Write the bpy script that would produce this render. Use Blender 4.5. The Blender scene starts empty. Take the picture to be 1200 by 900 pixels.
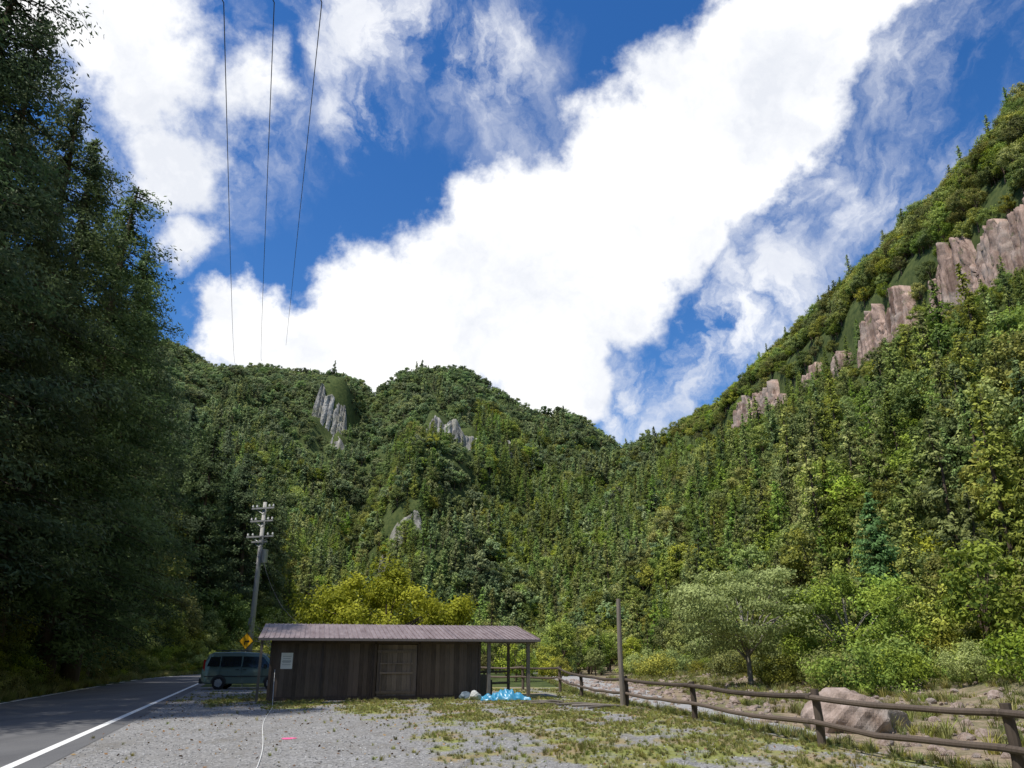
import bpy, bmesh, math, random
import numpy as np
from mathutils import Vector, Matrix
random.seed(7); rng=np.random.default_rng(11)
scene=bpy.context.scene
scene.view_settings.view_transform='Standard'; scene.view_settings.look='None'; scene.view_settings.exposure=0
COL=scene.collection

# ---------------------------------------------------------------- node helpers
def newmat(name):
    m=bpy.data.materials.new(name); m.use_nodes=True; nt=m.node_tree; nt.nodes.clear(); return m,nt
def N(nt,t,**kw):
    n=nt.nodes.new(t)
    for k,v in kw.items(): setattr(n,k,v)
    return n
def L(nt,a,b): nt.links.new(a,b)
def math_(nt,op,a,b=None,c=None,clamp=False):
    n=N(nt,'ShaderNodeMath',operation=op); n.use_clamp=clamp
    for i,v in enumerate((a,b,c)):
        if v is None: continue
        if isinstance(v,(int,float)): n.inputs[i].default_value=v
        else: L(nt,v,n.inputs[i])
    return n.outputs[0]
def mixc(nt,f,a,b,blend='MIX'):
    n=N(nt,'ShaderNodeMix',data_type='RGBA',blend_type=blend)
    for i,v in ((0,f),(6,a),(7,b)):
        if isinstance(v,(int,float)): n.inputs[i].default_value=v
        elif isinstance(v,tuple): n.inputs[i].default_value=(*v,1) if len(v)==3 else v
        else: L(nt,v,n.inputs[i])
    return n.outputs[2]
def noise(nt,vec,scale,detail=4,rough=.55):
    n=N(nt,'ShaderNodeTexNoise'); n.inputs['Scale'].default_value=scale; n.inputs['Detail'].default_value=detail
    n.inputs['Roughness'].default_value=rough
    if vec is not None: L(nt,vec,n.inputs['Vector'])
    return n
def mapping(nt,vec,scale=(1,1,1)):
    n=N(nt,'ShaderNodeMapping'); n.inputs['Scale'].default_value=scale; L(nt,vec,n.inputs['Vector']); return n.outputs[0]
def mrange(nt,v,a,b,c=0.,d=1.,interp='LINEAR'):
    n=N(nt,'ShaderNodeMapRange',interpolation_type=interp)
    L(nt,v,n.inputs[0]); n.inputs[1].default_value=a;n.inputs[2].default_value=b;n.inputs[3].default_value=c;n.inputs[4].default_value=d
    return n.outputs[0]
def finish(nt,col,rough=.8,spec=.3,metal=0,bump=None,bstr=.3,bdist=.02,transl=0.):
    out=N(nt,'ShaderNodeOutputMaterial'); p=N(nt,'ShaderNodeBsdfPrincipled')
    if isinstance(col,tuple): p.inputs['Base Color'].default_value=(*col,1)
    else: L(nt,col,p.inputs['Base Color'])
    if isinstance(rough,(int,float)): p.inputs['Roughness'].default_value=rough
    else: L(nt,rough,p.inputs['Roughness'])
    p.inputs['Specular IOR Level'].default_value=spec; p.inputs['Metallic'].default_value=metal
    if bump is not None:
        b=N(nt,'ShaderNodeBump'); b.inputs['Strength'].default_value=bstr; b.inputs['Distance'].default_value=bdist
        L(nt,bump,b.inputs['Height']); L(nt,b.outputs[0],p.inputs['Normal'])
    if transl>0:
        t=N(nt,'ShaderNodeBsdfTranslucent'); mx=N(nt,'ShaderNodeMixShader'); mx.inputs[0].default_value=transl
        L(nt,col,t.inputs[0]) if not isinstance(col,tuple) else None
        L(nt,p.outputs[0],mx.inputs[1]); L(nt,t.outputs[0],mx.inputs[2]); L(nt,mx.outputs[0],out.inputs[0])
    else: L(nt,p.outputs[0],out.inputs[0])
def objco(nt): return N(nt,'ShaderNodeTexCoord').outputs['Object']

def leafmat(name,dark,light,var=.25,transl=.35):
    m,nt=newmat(name)
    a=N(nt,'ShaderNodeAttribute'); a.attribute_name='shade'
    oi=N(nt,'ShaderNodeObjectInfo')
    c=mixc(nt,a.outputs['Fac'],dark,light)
    hs=N(nt,'ShaderNodeHueSaturation'); L(nt,c,hs.inputs['Color'])
    L(nt,mrange(nt,oi.outputs['Random'],0,1,.5-.045*var*4,.5+.02*var*4),hs.inputs['Hue'])
    r2=math_(nt,'FRACT',math_(nt,'MULTIPLY',oi.outputs['Random'],17.3))
    L(nt,mrange(nt,r2,0,1,1-var*1.8,1+var*1.6),hs.inputs['Value'])
    r3=math_(nt,'FRACT',math_(nt,'MULTIPLY',oi.outputs['Random'],41.7))
    L(nt,mrange(nt,r3,0,1,.8,1.1),hs.inputs['Saturation'])
    finish(nt,hs.outputs[0],.65,.15,transl=transl); return m
def barkmat(name,c1,c2,sc=6):
    m,nt=newmat(name); o=objco(nt)
    n=noise(nt,mapping(nt,o,(1,1,.15)),sc*3,5)
    finish(nt,mixc(nt,n.outputs['Fac'],c1,c2),.9,.2,bump=n.outputs['Fac'],bstr=.6,bdist=.02); return m
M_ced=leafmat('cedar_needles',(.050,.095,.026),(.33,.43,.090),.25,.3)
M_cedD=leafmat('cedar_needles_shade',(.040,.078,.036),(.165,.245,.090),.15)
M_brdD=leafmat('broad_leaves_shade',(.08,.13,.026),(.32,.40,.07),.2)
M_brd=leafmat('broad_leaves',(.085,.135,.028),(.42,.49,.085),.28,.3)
M_far=leafmat('far_leaves_haze_tint',(.082,.135,.062),(.34,.425,.150))  # paler, bluer green: distance haze is mixed into the leaf colour
M_yel=leafmat('yellowgreen_leaves',(.16,.19,.015),(.52,.52,.06),.02)
M_pale=leafmat('pale_leaves',(.17,.22,.055),(.50,.58,.19),.05)
M_fir=leafmat('fir_needles',(.045,.12,.025),(.18,.38,.08),.02)
M_grass=leafmat('grass_blades',(.13,.16,.035),(.36,.38,.11),.3)
M_bark=barkmat('bark',(.05,.035,.025),(.16,.12,.09))
M_barkg=barkmat('bark_grey',(.14,.13,.11),(.32,.29,.25))
def woodmat(name,c1,c2):
    m,nt=newmat(name); o=objco(nt); a=N(nt,'ShaderNodeAttribute'); a.attribute_name='shade'
    n=noise(nt,mapping(nt,o,(9,9,.9)),3,6,.65); n2=noise(nt,o,1.3,4)
    f=math_(nt,'ADD',math_(nt,'MULTIPLY',n.outputs['Fac'],.5),math_(nt,'MULTIPLY',n2.outputs['Fac'],.3))
    f=math_(nt,'ADD',f,math_(nt,'MULTIPLY',a.outputs['Fac'],.35),clamp=True)
    f=mrange(nt,f,.25,.85)
    finish(nt,mixc(nt,f,c1,c2),.85,.25,bump=n.outputs['Fac'],bstr=.4,bdist=.01); return m
M_wall=woodmat('weathered_boards',(.035,.026,.022),(.16,.122,.102))
M_door=woodmat('door_boards',(.055,.043,.036),(.22,.175,.148))
M_post=woodmat('old_timber',(.07,.06,.05),(.24,.21,.18))
M_fence=woodmat('fence_timber',(.04,.032,.026),(.16,.125,.10))
def plain(name,c,rough=.6,spec=.4,metal=0,var=.15,sc=8):
    m,nt=newmat(name); n=noise(nt,objco(nt),sc,5)
    d=tuple(x*(1-var*1.5) for x in c); l=tuple(min(1,x*(1+var)) for x in c)
    finish(nt,mixc(nt,n.outputs['Fac'],d,l),rough,spec,metal,bump=n.outputs['Fac'],bstr=.08,bdist=.01); return m
M_conc=plain('concrete',(.42,.41,.39),.85,.2)
M_steel=plain('galvanised_steel',(.40,.41,.42),.45,.5,.4)
M_black=plain('black_rubber',(.02,.02,.022),.7,.3)
M_wire=plain('wire_black',(.03,.03,.035),.5,.4)
M_white=plain('white_paper',(.75,.75,.73),.7,.2,0,.05)
M_rope=plain('white_rope',(.7,.7,.68),.8,.2)
M_pink=plain('pink_paint',(.8,.12,.3),.7,.2)
M_yelp=plain('yellow_sign',(.95,.50,.02),.4,.5,0,.03)
M_tarp=plain('blue_tarp',(.05,.27,.45),.35,.5,0,.2,5)
M_van=plain('van_paint',(.15,.20,.175),.25,.6,.3,.03,2)
M_vand=plain('van_trim',(.035,.04,.04),.5,.4)
M_red=plain('tail_lamp',(.35,.02,.02),.2,.6,0,.02)
m,nt=newmat('dark_glass'); finish(nt,(.012,.015,.018),.06,.8); M_glass=m
def rockmat(name,c1,c2,c3,zs=.12,sc=.5,green=0.):
    m,nt=newmat(name); o=objco(nt)
    n=noise(nt,mapping(nt,o,(1,1,zs)),sc,8,.65); n2=noise(nt,o,sc*.35,5); n3=noise(nt,mapping(nt,o,(1,1,.4)),sc*5,6,.7)
    c=mixc(nt,mrange(nt,n.outputs['Fac'],.38,.6),c1,c2)
    c=mixc(nt,mrange(nt,n2.outputs['Fac'],.50,.62),c,c3)
    c=mixc(nt,mrange(nt,n3.outputs['Fac'],.48,.7,0,.45),c,tuple(x*.4 for x in c1))
    if green:
        n4=noise(nt,o,sc*.8,6,.7); c=mixc(nt,mrange(nt,n4.outputs['Fac'],.59,.66,0,green),c,(.08,.11,.03))
    finish(nt,c,.9,.2,bump=math_(nt,'ADD',n.outputs['Fac'],n3.outputs['Fac']),bstr=.7,bdist=.5*.3/sc); return m
M_rockP=rockmat('rock_columns',(.16,.105,.082),(.46,.335,.275),(.34,.275,.235),.06,.6,.6)
M_rockG=rockmat('rock_grey',(.14,.135,.12),(.43,.41,.375),(.26,.25,.20),.25,.25,.7)
M_boul=rockmat('boulder_rock',(.24,.18,.145),(.42,.335,.29),(.32,.28,.25),1,1.2)

# ---------------------------------------------------------------- mesh helpers
def mkmesh(name,V,F,mats,mi=None,shade=None,smooth=False):
    me=bpy.data.meshes.new(name)
    V=np.asarray(V,dtype=np.float32)
    if isinstance(F,np.ndarray):
        k=F.shape[1]; me.vertices.add(len(V)); me.vertices.foreach_set('co',V.ravel())
        me.loops.add(F.size); me.loops.foreach_set('vertex_index',F.astype(np.int32).ravel())
        me.polygons.add(len(F)); me.polygons.foreach_set('loop_start',np.arange(0,F.size,k,dtype=np.int32))
        me.update(calc_edges=True)
    else: me.from_pydata([tuple(v) for v in V],[],F); me.update()
    for m_ in mats: me.materials.append(m_)
    if mi is not None: me.polygons.foreach_set('material_index',np.asarray(mi,dtype=np.int32))
    if shade is not None:
        at=me.attributes.new('shade','FLOAT','FACE'); at.data.foreach_set('value',np.asarray(shade,dtype=np.float32))
    if smooth: me.polygons.foreach_set('use_smooth',np.ones(len(me.polygons),dtype=bool))
    me.update(); return me
def addobj(name,me,loc=(0,0,0),rot=(0,0,0),scale=(1,1,1),parent=None,col=None):
    o=bpy.data.objects.new(name,me); o.location=loc; o.rotation_euler=rot; o.scale=scale
    (col or COL).objects.link(o)
    if parent: o.parent=parent
    return o
def gridfaces(nr,nc):
    idx=np.arange(nr*nc).reshape(nr,nc)
    return np.stack([idx[:-1,:-1],idx[:-1,1:],idx[1:,1:],idx[1:,:-1]],axis=-1).reshape(-1,4)
class MB:
    """polygon soup builder"""
    def __init__(s): s.V=[];s.F=[];s.M=[];s.S=[]
    def add(s,v,f,m=0,sh=.5):
        b=len(s.V); s.V+= [tuple(x) for x in v]; s.F+=[tuple(i+b for i in q) for q in f]; s.M+=[m]*len(f); s.S+=[sh]*len(f)
    def box(s,c,d,m=0,sh=.5,R=None):
        v=[Vector((x*d[0]/2,y*d[1]/2,z*d[2]/2)) for x in(-1,1) for y in(-1,1) for z in(-1,1)]
        if R is not None: v=[R@q for q in v]
        v=[q+Vector(c) for q in v]
        s.add(v,[(0,1,3,2),(4,6,7,5),(0,4,5,1),(2,3,7,6),(0,2,6,4),(1,5,7,3)],m,sh)
    def tube(s,pts,rad,n=8,m=0,sh=.5,cap=True):
        pts=[Vector(p) for p in pts]; rings=[]
        for i,p in enumerate(pts):
            t=(pts[min(i+1,len(pts)-1)]-pts[max(i-1,0)]).normalized()
            a=Vector((0,0,1)) if abs(t.z)<.9 else Vector((1,0,0))
            u=t.cross(a).normalized(); w=t.cross(u)
            r=rad[i] if hasattr(rad,'__len__') else rad
            rings.append([p+(u*math.cos(6.28318*k/n)+w*math.sin(6.28318*k/n))*r for k in range(n)])
        v=[q for r_ in rings for q in r_]; f=[]
        for i in range(len(pts)-1):
            for k in range(n): f.append((i*n+k,i*n+(k+1)%n,(i+1)*n+(k+1)%n,(i+1)*n+k))
        if cap: f.append(tuple(range(n))[::-1]); f.append(tuple((len(pts)-1)*n+k for k in range(n)))
        s.add(v,f,m,sh)
    def mesh(s,name,mats,smooth=False): return mkmesh(name,s.V,s.F,mats,s.M,s.S,smooth)
def unit(a): return a/np.maximum(np.linalg.norm(a,axis=-1,keepdims=True),1e-9)
def leafquads(C,D,Ln,Wd,O):
    n=len(C); Nn=unit(unit(O)+rng.normal(size=(n,3))*.42); D=unit(D+rng.normal(size=(n,3))*.2)
    S=unit(np.cross(Nn,D)); D=unit(np.cross(S,Nn))
    Ln=np.broadcast_to(Ln,(n,))[:,None]; Wd=np.broadcast_to(Wd,(n,))[:,None]
    V=np.stack([C-D*Ln*.5,C-S*Wd*.5-D*Ln*.05,C+D*Ln*.5,C+S*Wd*.5-D*Ln*.05],axis=1)
    V=V.reshape(-1,3)
    return V,np.arange(n*4).reshape(n,4)
def combine(mb,LV,LF,lsh,name,mats,leafm=1):
    F4=[f for f in mb.F if len(f)==4]
    WV=np.array(mb.V,dtype=float).reshape(-1,3); WF=np.array(F4,dtype=int).reshape(-1,4)
    V=np.concatenate([WV,LV]); F=np.concatenate([WF,LF+len(WV)])
    mi=np.concatenate([np.zeros(len(WF)),np.full(len(LF),leafm)]); sh=np.concatenate([np.full(len(WF),.5),lsh])
    return mkmesh(name,V,F,mats,mi,sh)

def conifer(name,H,R,nb,per,leaf,mat,z0=.1,pw=.8,droop=.25,seed=1,spread=.45,limbs=True,bark=M_bark,ragged=.28,wd=.5):
    g=np.random.default_rng(seed); mb=MB()
    bend=[(g.normal()*.12,g.normal()*.12) for _ in range(7)]
    tp=[(bend[i][0]*i/6,bend[i][1]*i/6,H*i/6) for i in range(7)]
    mb.tube(tp,[H*.017*(1-i/6.3)+.02 for i in range(7)],8,0,.5,False)
    t=(np.arange(nb)+g.random(nb))/nb
    az=g.random(nb)*6.283; lump=1+ragged*np.sin(az*3+t*9+g.random()*6)+ragged*.6*np.sin(az*5-t*23)
    rb=R*((1-t)**pw*.95+.05)*lump*g.uniform(1-ragged*1.4,1+ragged*.6,nb)
    rb*=np.clip(.55+t*3,0,1)
    zb=H*(z0+(1-z0)*t)
    Cs=[];Ds=[];Sh=[];Os=[]
    for i in range(nb):
        n=max(4,int(per*(rb[i]/R)**1.0)+3)
        u=g.random(n)**.6; d=np.array([math.cos(az[i]),math.sin(az[i]),0.])
        up=-droop*rb[i]*u**1.3+ .18*rb[i]*u**3
        P=d*(rb[i]*u)[:,None]; P[:,2]+=zb[i]+up
        sp=spread*(.35+u*.8)[:,None]*min(1,rb[i]/R*1.6+.25)
        off=g.normal(size=(n,3))*sp*np.array([.55,.55,.38])
        P+=off
        Cs.append(P); Ds.append(d*.9+g.normal(size=(n,3))*.55+np.array([0,0,-.15+.3*(t[i]>.8)]))
        Os.append(d*.8+np.array([0,0,.65])+off/np.maximum(sp,.05)*.7)
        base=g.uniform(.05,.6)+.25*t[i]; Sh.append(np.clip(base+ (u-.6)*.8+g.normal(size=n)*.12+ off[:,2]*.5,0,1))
        if limbs and i%2==0 and rb[i]>.6:
            e=d*rb[i]*.85; mb.tube([(0,0,zb[i]),(e[0]*.5,e[1]*.5,zb[i]-droop*.35*rb[i]),(e[0],e[1],zb[i]-droop*.8*rb[i])],[.05,.035,.012],3,0,.5,False)
    C=np.concatenate(Cs);D=np.concatenate(Ds);S=np.concatenate(Sh);O=np.concatenate(Os)
    LV,LF=leafquads(C,D,leaf*g.uniform(.6,1.4,len(C)),leaf*wd*g.uniform(.7,1.3,len(C)),O)
    return combine(mb,LV,LF,S,name,[bark,mat])
def broad(name,H,R,ncl,per,leaf,mat,seed=1,zc=.62,flat=.75,rcl=.32,bark=M_bark,trunk=True,layer=False,limbvis=5):
    g=np.random.default_rng(seed); mb=MB()
    cl=[];ou=[]
    while len(cl)<ncl:
        p=g.normal(size=3); p/=np.linalg.norm(p); p*=g.uniform(.45,1)**.5
        if p[2]<-.75: continue
        a=math.atan2(p[1],p[0]); lump=1+.22*math.sin(a*2+seed)+.15*math.sin(a*5+seed*3)
        q=np.array([p[0]*R*lump,p[1]*R*lump,H*zc+p[2]*H*(1-zc)*(flat if p[2]<0 else 1)])
        if layer: q[2]=.55*round(q[2]/(H*.15))*(H*.15)+.45*q[2]+g.normal()*.2
        cl.append(q); ou.append(p)
    cl=np.array(cl)
    if trunk:
        mb.tube([(0,0,-.3),(.05*H*.1,0,H*.2),(0,.03*H*.2,H*.5)],[H*.026,H*.02,H*.012],8,0,.5,False)
        for i in range(min(limbvis*3,ncl)):
            q=cl[i]; s=np.array([0,0,H*g.uniform(.18,.42)]); m_=(s+q)/2+np.array([0,0,.06*H])
            mb.tube([s,m_,q],[H*.010,H*.006,H*.002],4,0,.5,False)
    Cs=[];Ds=[];Sh=[];Os=[]
    for i,q in enumerate(cl):
        r=rcl*R*g.uniform(.65,1.25); n=int(per*g.uniform(.7,1.2))
        v=unit(g.normal(size=(n,3))); rr=g.random(n)**.4
        P=v*rr[:,None]*r*np.array([1,1,.36 if layer else .7]); P+=g.normal(size=(n,3))*r*.15*np.array([1,1,.6 if layer else 1])
        Cs.append(P+q); Ds.append(v*.3+g.normal(size=(n,3))*.8+np.array([0,0,-.1]))
        Os.append(v*.8+ou[i]*.4+np.array([0,0,.45]))
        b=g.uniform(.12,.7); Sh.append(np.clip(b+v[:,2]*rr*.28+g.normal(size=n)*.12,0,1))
    C=np.concatenate(Cs);D=np.concatenate(Ds);S=np.concatenate(Sh);O=np.concatenate(Os)
    LV,LF=leafquads(C,D,leaf*g.uniform(.6,1.4,len(C)),leaf*.62*g.uniform(.7,1.3,len(C)),O)
    return combine(mb,LV,LF,S,name,[bark,mat])

# ---------------------------------------------------------------- terrain
_ph=np.random.default_rng(5)
_w=[(_ph.uniform(0,6.283),_ph.uniform(0,6.283)) for _ in range(24)]
def fbm(x,y,s):
    out=0*x; amp=1; k=1/s; j=0
    for o in range(4):
        for q in range(4):
            a,p=_w[(j)%24]; j+=1
            out=out+amp*.35*np.sin((x*math.cos(a)+y*math.sin(a))*k*6.283*(1+.13*q)+p)
        amp*=.5;k*=2
    return out
def xc(Y):
    Yc=np.clip(Y,-100,122); return -6.5-.316*Yc+.004*np.clip(Yc-60,0,None)**2
def fx(Y): return np.interp(Y,[-100,0,12,16,23.5,30,38,45,80,150,300],[12,8.5,6.9,6,5.1,4.1,3,2.6,2,-6,-20])
EA=[-1.2,-.6,-.481,-.417,-.321,-.235,-.189,-.143,-.0713,-.024,.023,.07,.138,.25,.5]
EE=[.37,.43,.432,.396,.391,.382,.358,.389,.392,.364,.330,.330,.285,.20,.12]
# rock outcrops on the far massif: x, y, half width, height of the step
PATCH=[(-33,446,20,22),(-139,556,13,34),(-52,332,14,16),(-3,470,8,15),(-68,440,11,13),(-122,520,6,12)]
CL_Y=[-100,330,400,460,520]; CL_X=[95,95,82,50,20]
def hgt(X,Y):
    X=np.asarray(X,float);Y=np.asarray(Y,float)
    d=X-fx(Y); t=np.clip((d-.5)/2.5,0,1); t=t*t*(3-2*t)
    h0=-.8*t+np.clip((X-14)/16,0,1)*.5*(1+.6*fbm(X,Y,9))*(X>14)
    h0=h0+np.clip((X-22)/14,0,1)*1.2
    dl=xc(Y)-4.2-X; hl=150*(1-np.exp(-np.clip(dl,0,None)*.95/150))+fbm(X,Y,45)*np.clip(dl/20,0,4)*1.2
    hl=np.where(dl>0,hl,-50)
    xf=np.interp(Y,[-100,130,200,280,350,450,520],[36,36,27,8,-15,-40,-60])+2.5*fbm(Y,Y*0,40)
    xcl=np.interp(Y,CL_Y,CL_X); xr=np.interp(Y,[-100,250,308,355,400,460,520],[120,120,114,109,100,74,46])
    zc=58+.11*np.clip(Y,0,400); st=np.interp(Y,[-100,325,350],[13,13,3])
    zr=np.interp(Y,[-100,400,460,520,600,900],[120,122,117,85,30,0])+fbm(Y,Y*0+3,60)*3
    zc=np.minimum(zc,zr-8)
    t1=np.clip((X-xf)/(xcl-xf),0,1)
    hr=-.6+(zc+.6)*t1**1.12+(fbm(X,Y,38)*4.2+2.5*np.sin(Y*.11+X*.03))*np.sin(t1*math.pi)
    t2=np.clip((X-xcl)/1.5,0,1); hr=hr+st*t2
    t3=np.clip((X-xcl-1.5)/(xr-xcl-1.5),0,1); hr=hr+(zr-zc-st)*t3**.8
    hr=hr-.25*np.clip(X-xr,0,None)
    hr=np.where(X<xf,-50,hr)
    Ys=np.maximum(Y,1); a=X/Ys
    er=np.interp(a,EA,EE)-.016; Yr=np.interp(a,[-1,-.25,-.17,.14,.3],[820,800,620,600,600]); Yb=np.interp(a,[-.5,0,.2],[230,280,300])
    t=(Y-Yb)/(Yr-Yb); tc=np.clip(t,0,1)
    g=tc**.9-.10*np.exp(-((a+.205-.03*tc)/.032)**2)*np.sin(tc*math.pi)-.06*np.exp(-((a-.05)/.03)**2)*np.sin(tc*math.pi)
    hc=er*Yr*g+fbm(X,Y,110)*12*np.sin(tc*math.pi)**.7+fbm(X+50,Y,40)*4*np.sin(tc*math.pi)
    hc=hc-17*(1-np.abs(np.sin(X/34+Y/150+.6*np.sin(Y/60))))**2*np.sin(tc*math.pi)
    hc=hc-np.clip(t-1,0,None)*(Yr-Yb)*.3
    for (px,py,w,H) in PATCH:
        k=np.clip((w+5-np.abs(X-px))/8,0,1); k=k*k*(3-2*k); dd=np.clip((Y-py-3)/(H*.4),0,1)*np.clip(1-(Y-py-3-H*.4)/(H*1.8),0,1)
        hc=hc+H*.85*k*dd
    hc=np.where(t<=0,-50,hc)
    return np.maximum(np.maximum(h0,hl),np.maximum(hr,hc))
def axis(segs):
    out=[]
    for a,b,s in segs: out+=list(np.arange(a,b,s))
    out.append(segs[-1][1]); return np.array(out)
gx=axis([(-1500,-500,100),(-500,-160,7),(-160,-60,4),(-60,-12,1.5),(-12,20,.5),(20,90,2.5),(90,100,1),(100,300,6),(300,1500,100)])
gy=axis([(-600,-40,40),(-40,8,3),(8,50,.75),(50,150,2.5),(150,320,6),(320,600,3),(600,900,6),(900,2400,100)])
GX,GY=np.meshgrid(gx,gy); GZ=hgt(GX,GY)
m,nt=newmat('forest_floor'); o=objco(nt)
n1=noise(nt,o,.6,8,.65); n2=noise(nt,o,.07,4); n3=noise(nt,o,6,6,.7)
c=mixc(nt,mrange(nt,n1.outputs['Fac'],.35,.65),(.035,.055,.018),(.09,.11,.035))
sx=N(nt,'ShaderNodeSeparateXYZ'); L(nt,o,sx.inputs[0])
low=mrange(nt,sx.outputs[2],-.2,1.2,1,0); rgt=mrange(nt,sx.outputs[0],4,8,0,1)
brown=mixc(nt,mrange(nt,n3.outputs['Fac'],.35,.65),(.17,.12,.08),(.40,.32,.23))
c=mixc(nt,math_(nt,'MULTIPLY',math_(nt,'MULTIPLY',low,rgt),mrange(nt,n1.outputs['Fac'],.4,.6,1,.35)),c,brown)
finish(nt,c,.95,.1,bump=n3.outputs['Fac'],bstr=.6,bdist=.05); M_floor=m
addobj('terrain',mkmesh('terrain',np.stack([GX,GY,GZ],-1).reshape(-1,3),gridfaces(len(gy),len(gx)),[M_floor],smooth=True))

# ---------------------------------------------------------------- gravel lot
def grassmask(X,Y):
    x0=np.interp(Y,[5,13,20,24,27,30,33],[.5,-.2,-1.4,-3.0,-6.2,-10,-13.5])
    m_=1/(1+np.exp(-(X-x0+fbm(X,Y,3.1)*1.5)*1.3))
    n_=fbm(X*1.3+4,Y*.9,4.3)*.5+fbm(X+9,Y,1.3)*.38
    return np.clip(m_*(.64+n_*.78),0,1)
lx=np.linspace(0,1,110); ly=np.arange(4,50,.25)
LU,LY=np.meshgrid(lx,ly); xl=-3.2-.316*LY; xr_=fx(LY)+.35
LX=xl+(xr_-xl)*LU
LZ=np.full_like(LX,.005)
me=mkmesh('gravel_lot',np.stack([LX,LY,LZ],-1).reshape(-1,3),gridfaces(*LX.shape),[])
at=me.attributes.new('grass','FLOAT','POINT'); at.data.foreach_set('value',grassmask(LX,LY).ravel().astype(np.float32))
m,nt=newmat('gravel_and_grass'); o=objco(nt)
v=N(nt,'ShaderNodeTexVoronoi'); v.inputs['Scale'].default_value=20; L(nt,o,v.inputs['Vector'])
n1=noise(nt,o,9,8,.75); n2=noise(nt,o,.5,5); n3=noise(nt,o,45,3,.7); n4=noise(nt,mapping(nt,o,(1,.35,1)),1.1,6,.7)
bw=N(nt,'ShaderNodeRGBToBW'); L(nt,v.outputs['Color'],bw.inputs[0])
c=mixc(nt,bw.outputs[0],(.12,.12,.123),(.43,.425,.42))
c=mixc(nt,mrange(nt,n2.outputs['Fac'],.35,.7,0,.55),c,(.21,.20,.185))
c=mixc(nt,mrange(nt,n4.outputs['Fac'],.52,.66,0,.5),c,(.16,.145,.12))
c=mixc(nt,mrange(nt,n3.outputs['Fac'],.5,.62,0,.5),c,(.08,.08,.08))
a=N(nt,'ShaderNodeAttribute'); a.attribute_name='grass'
g1=mixc(nt,mrange(nt,n1.outputs['Fac'],.35,.65),(.12,.14,.035),(.31,.32,.10))
g1=mixc(nt,mrange(nt,n2.outputs['Fac'],.44,.60),g1,(.28,.22,.13))
f=mrange(nt,math_(nt,'ADD',a.outputs['Fac'],math_(nt,'MULTIPLY',math_(nt,'SUBTRACT',n1.outputs['Fac'],.5),.9)),.3,.6)
finish(nt,mixc(nt,f,c,g1),.95,.15,bump=v.outputs['Distance'],bstr=.8,bdist=.03)
me.materials.append(m); addobj('gravel_lot',me)

# ---------------------------------------------------------------- road
def strip(name,o1,o2,y0,y1,z,mat,step=1.):
    ys=np.arange(y0,y1+.01,step); V=[];Fq=[]
    for y in ys:
        c_=float(xc(y)); e=.5; tx=(float(xc(y+e))-float(xc(y-e)))/(2*e); nl=math.hypot(1,tx); nx_,ny_=1/nl,-tx/nl
        V.append((c_+nx_*o1,y+ny_*o1,z)); V.append((c_+nx_*o2,y+ny_*o2,z))
    for i in range(len(ys)-1): Fq.append((2*i,2*i+1,2*i+3,2*i+2))
    return mkmesh(name,V,Fq,[mat])
m,nt=newmat('asphalt'); o=objco(nt)
n1=noise(nt,o,60,4,.8); n2=noise(nt,o,.6,5); n3=noise(nt,mapping(nt,o,(1.2,.12,1)),1,4)
c=mixc(nt,mrange(nt,n1.outputs['Fac'],.3,.7),(.06,.061,.065),(.17,.17,.175))
c=mixc(nt,mrange(nt,n2.outputs['Fac'],.4,.65,0,.5),c,(.15,.15,.152))
c=mixc(nt,mrange(nt,n3.outputs['Fac'],.5,.65,0,.35),c,(.06,.06,.065))
finish(nt,c,.85,.3,bump=n1.outputs['Fac'],bstr=.4,bdist=.01); M_asph=m
addobj('road',strip('road',-3.15,3.25,0,230,.011,M_asph))
m,nt=newmat('worn_road_paint'); o=objco(nt); n1=noise(nt,o,14,6,.8)
finish(nt,mixc(nt,mrange(nt,n1.outputs['Fac'],.54,.64),(.78,.78,.76),(.25,.25,.25)),.7,.3); M_line=m
rm=addobj('road_marking',strip('rl',2.62,2.80,0,230,.016,M_line))
addobj('edge_line_far_side',strip('ll',-2.85,-2.71,0,230,.016,M_line),parent=rm)

# ---------------------------------------------------------------- riverside track
ys=np.arange(5,150,1.); V=[]
for i,y in enumerate(ys):
    f_=float(fx(y)); a0=f_+1.2+.3*math.sin(y*.13); b0=max(f_+5.2,10.2)+.5*math.sin(y*.19+1)+.3*math.sin(y*.7)
    for x in np.linspace(a0,b0,13): V.append((x,y,float(hgt(x,y))+.03))
m,nt=newmat('grey_track'); o=objco(nt); n1=noise(nt,o,14,6,.75); n2=noise(nt,o,.8,6,.65); n3=noise(nt,o,3,6,.7)
c=mixc(nt,n1.outputs['Fac'],(.16,.16,.16),(.46,.455,.45)); c=mixc(nt,mrange(nt,n2.outputs['Fac'],.52,.66,0,.6),c,(.22,.185,.14))
c=mixc(nt,mrange(nt,n3.outputs['Fac'],.60,.70,0,.5),c,(.11,.12,.05))
finish(nt,c,.9,.2,bump=n1.outputs['Fac'],bstr=.5,bdist=.03)
addobj('gravel_path',mkmesh('gravel_path',V,gridfaces(len(ys),13),[m]))

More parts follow.
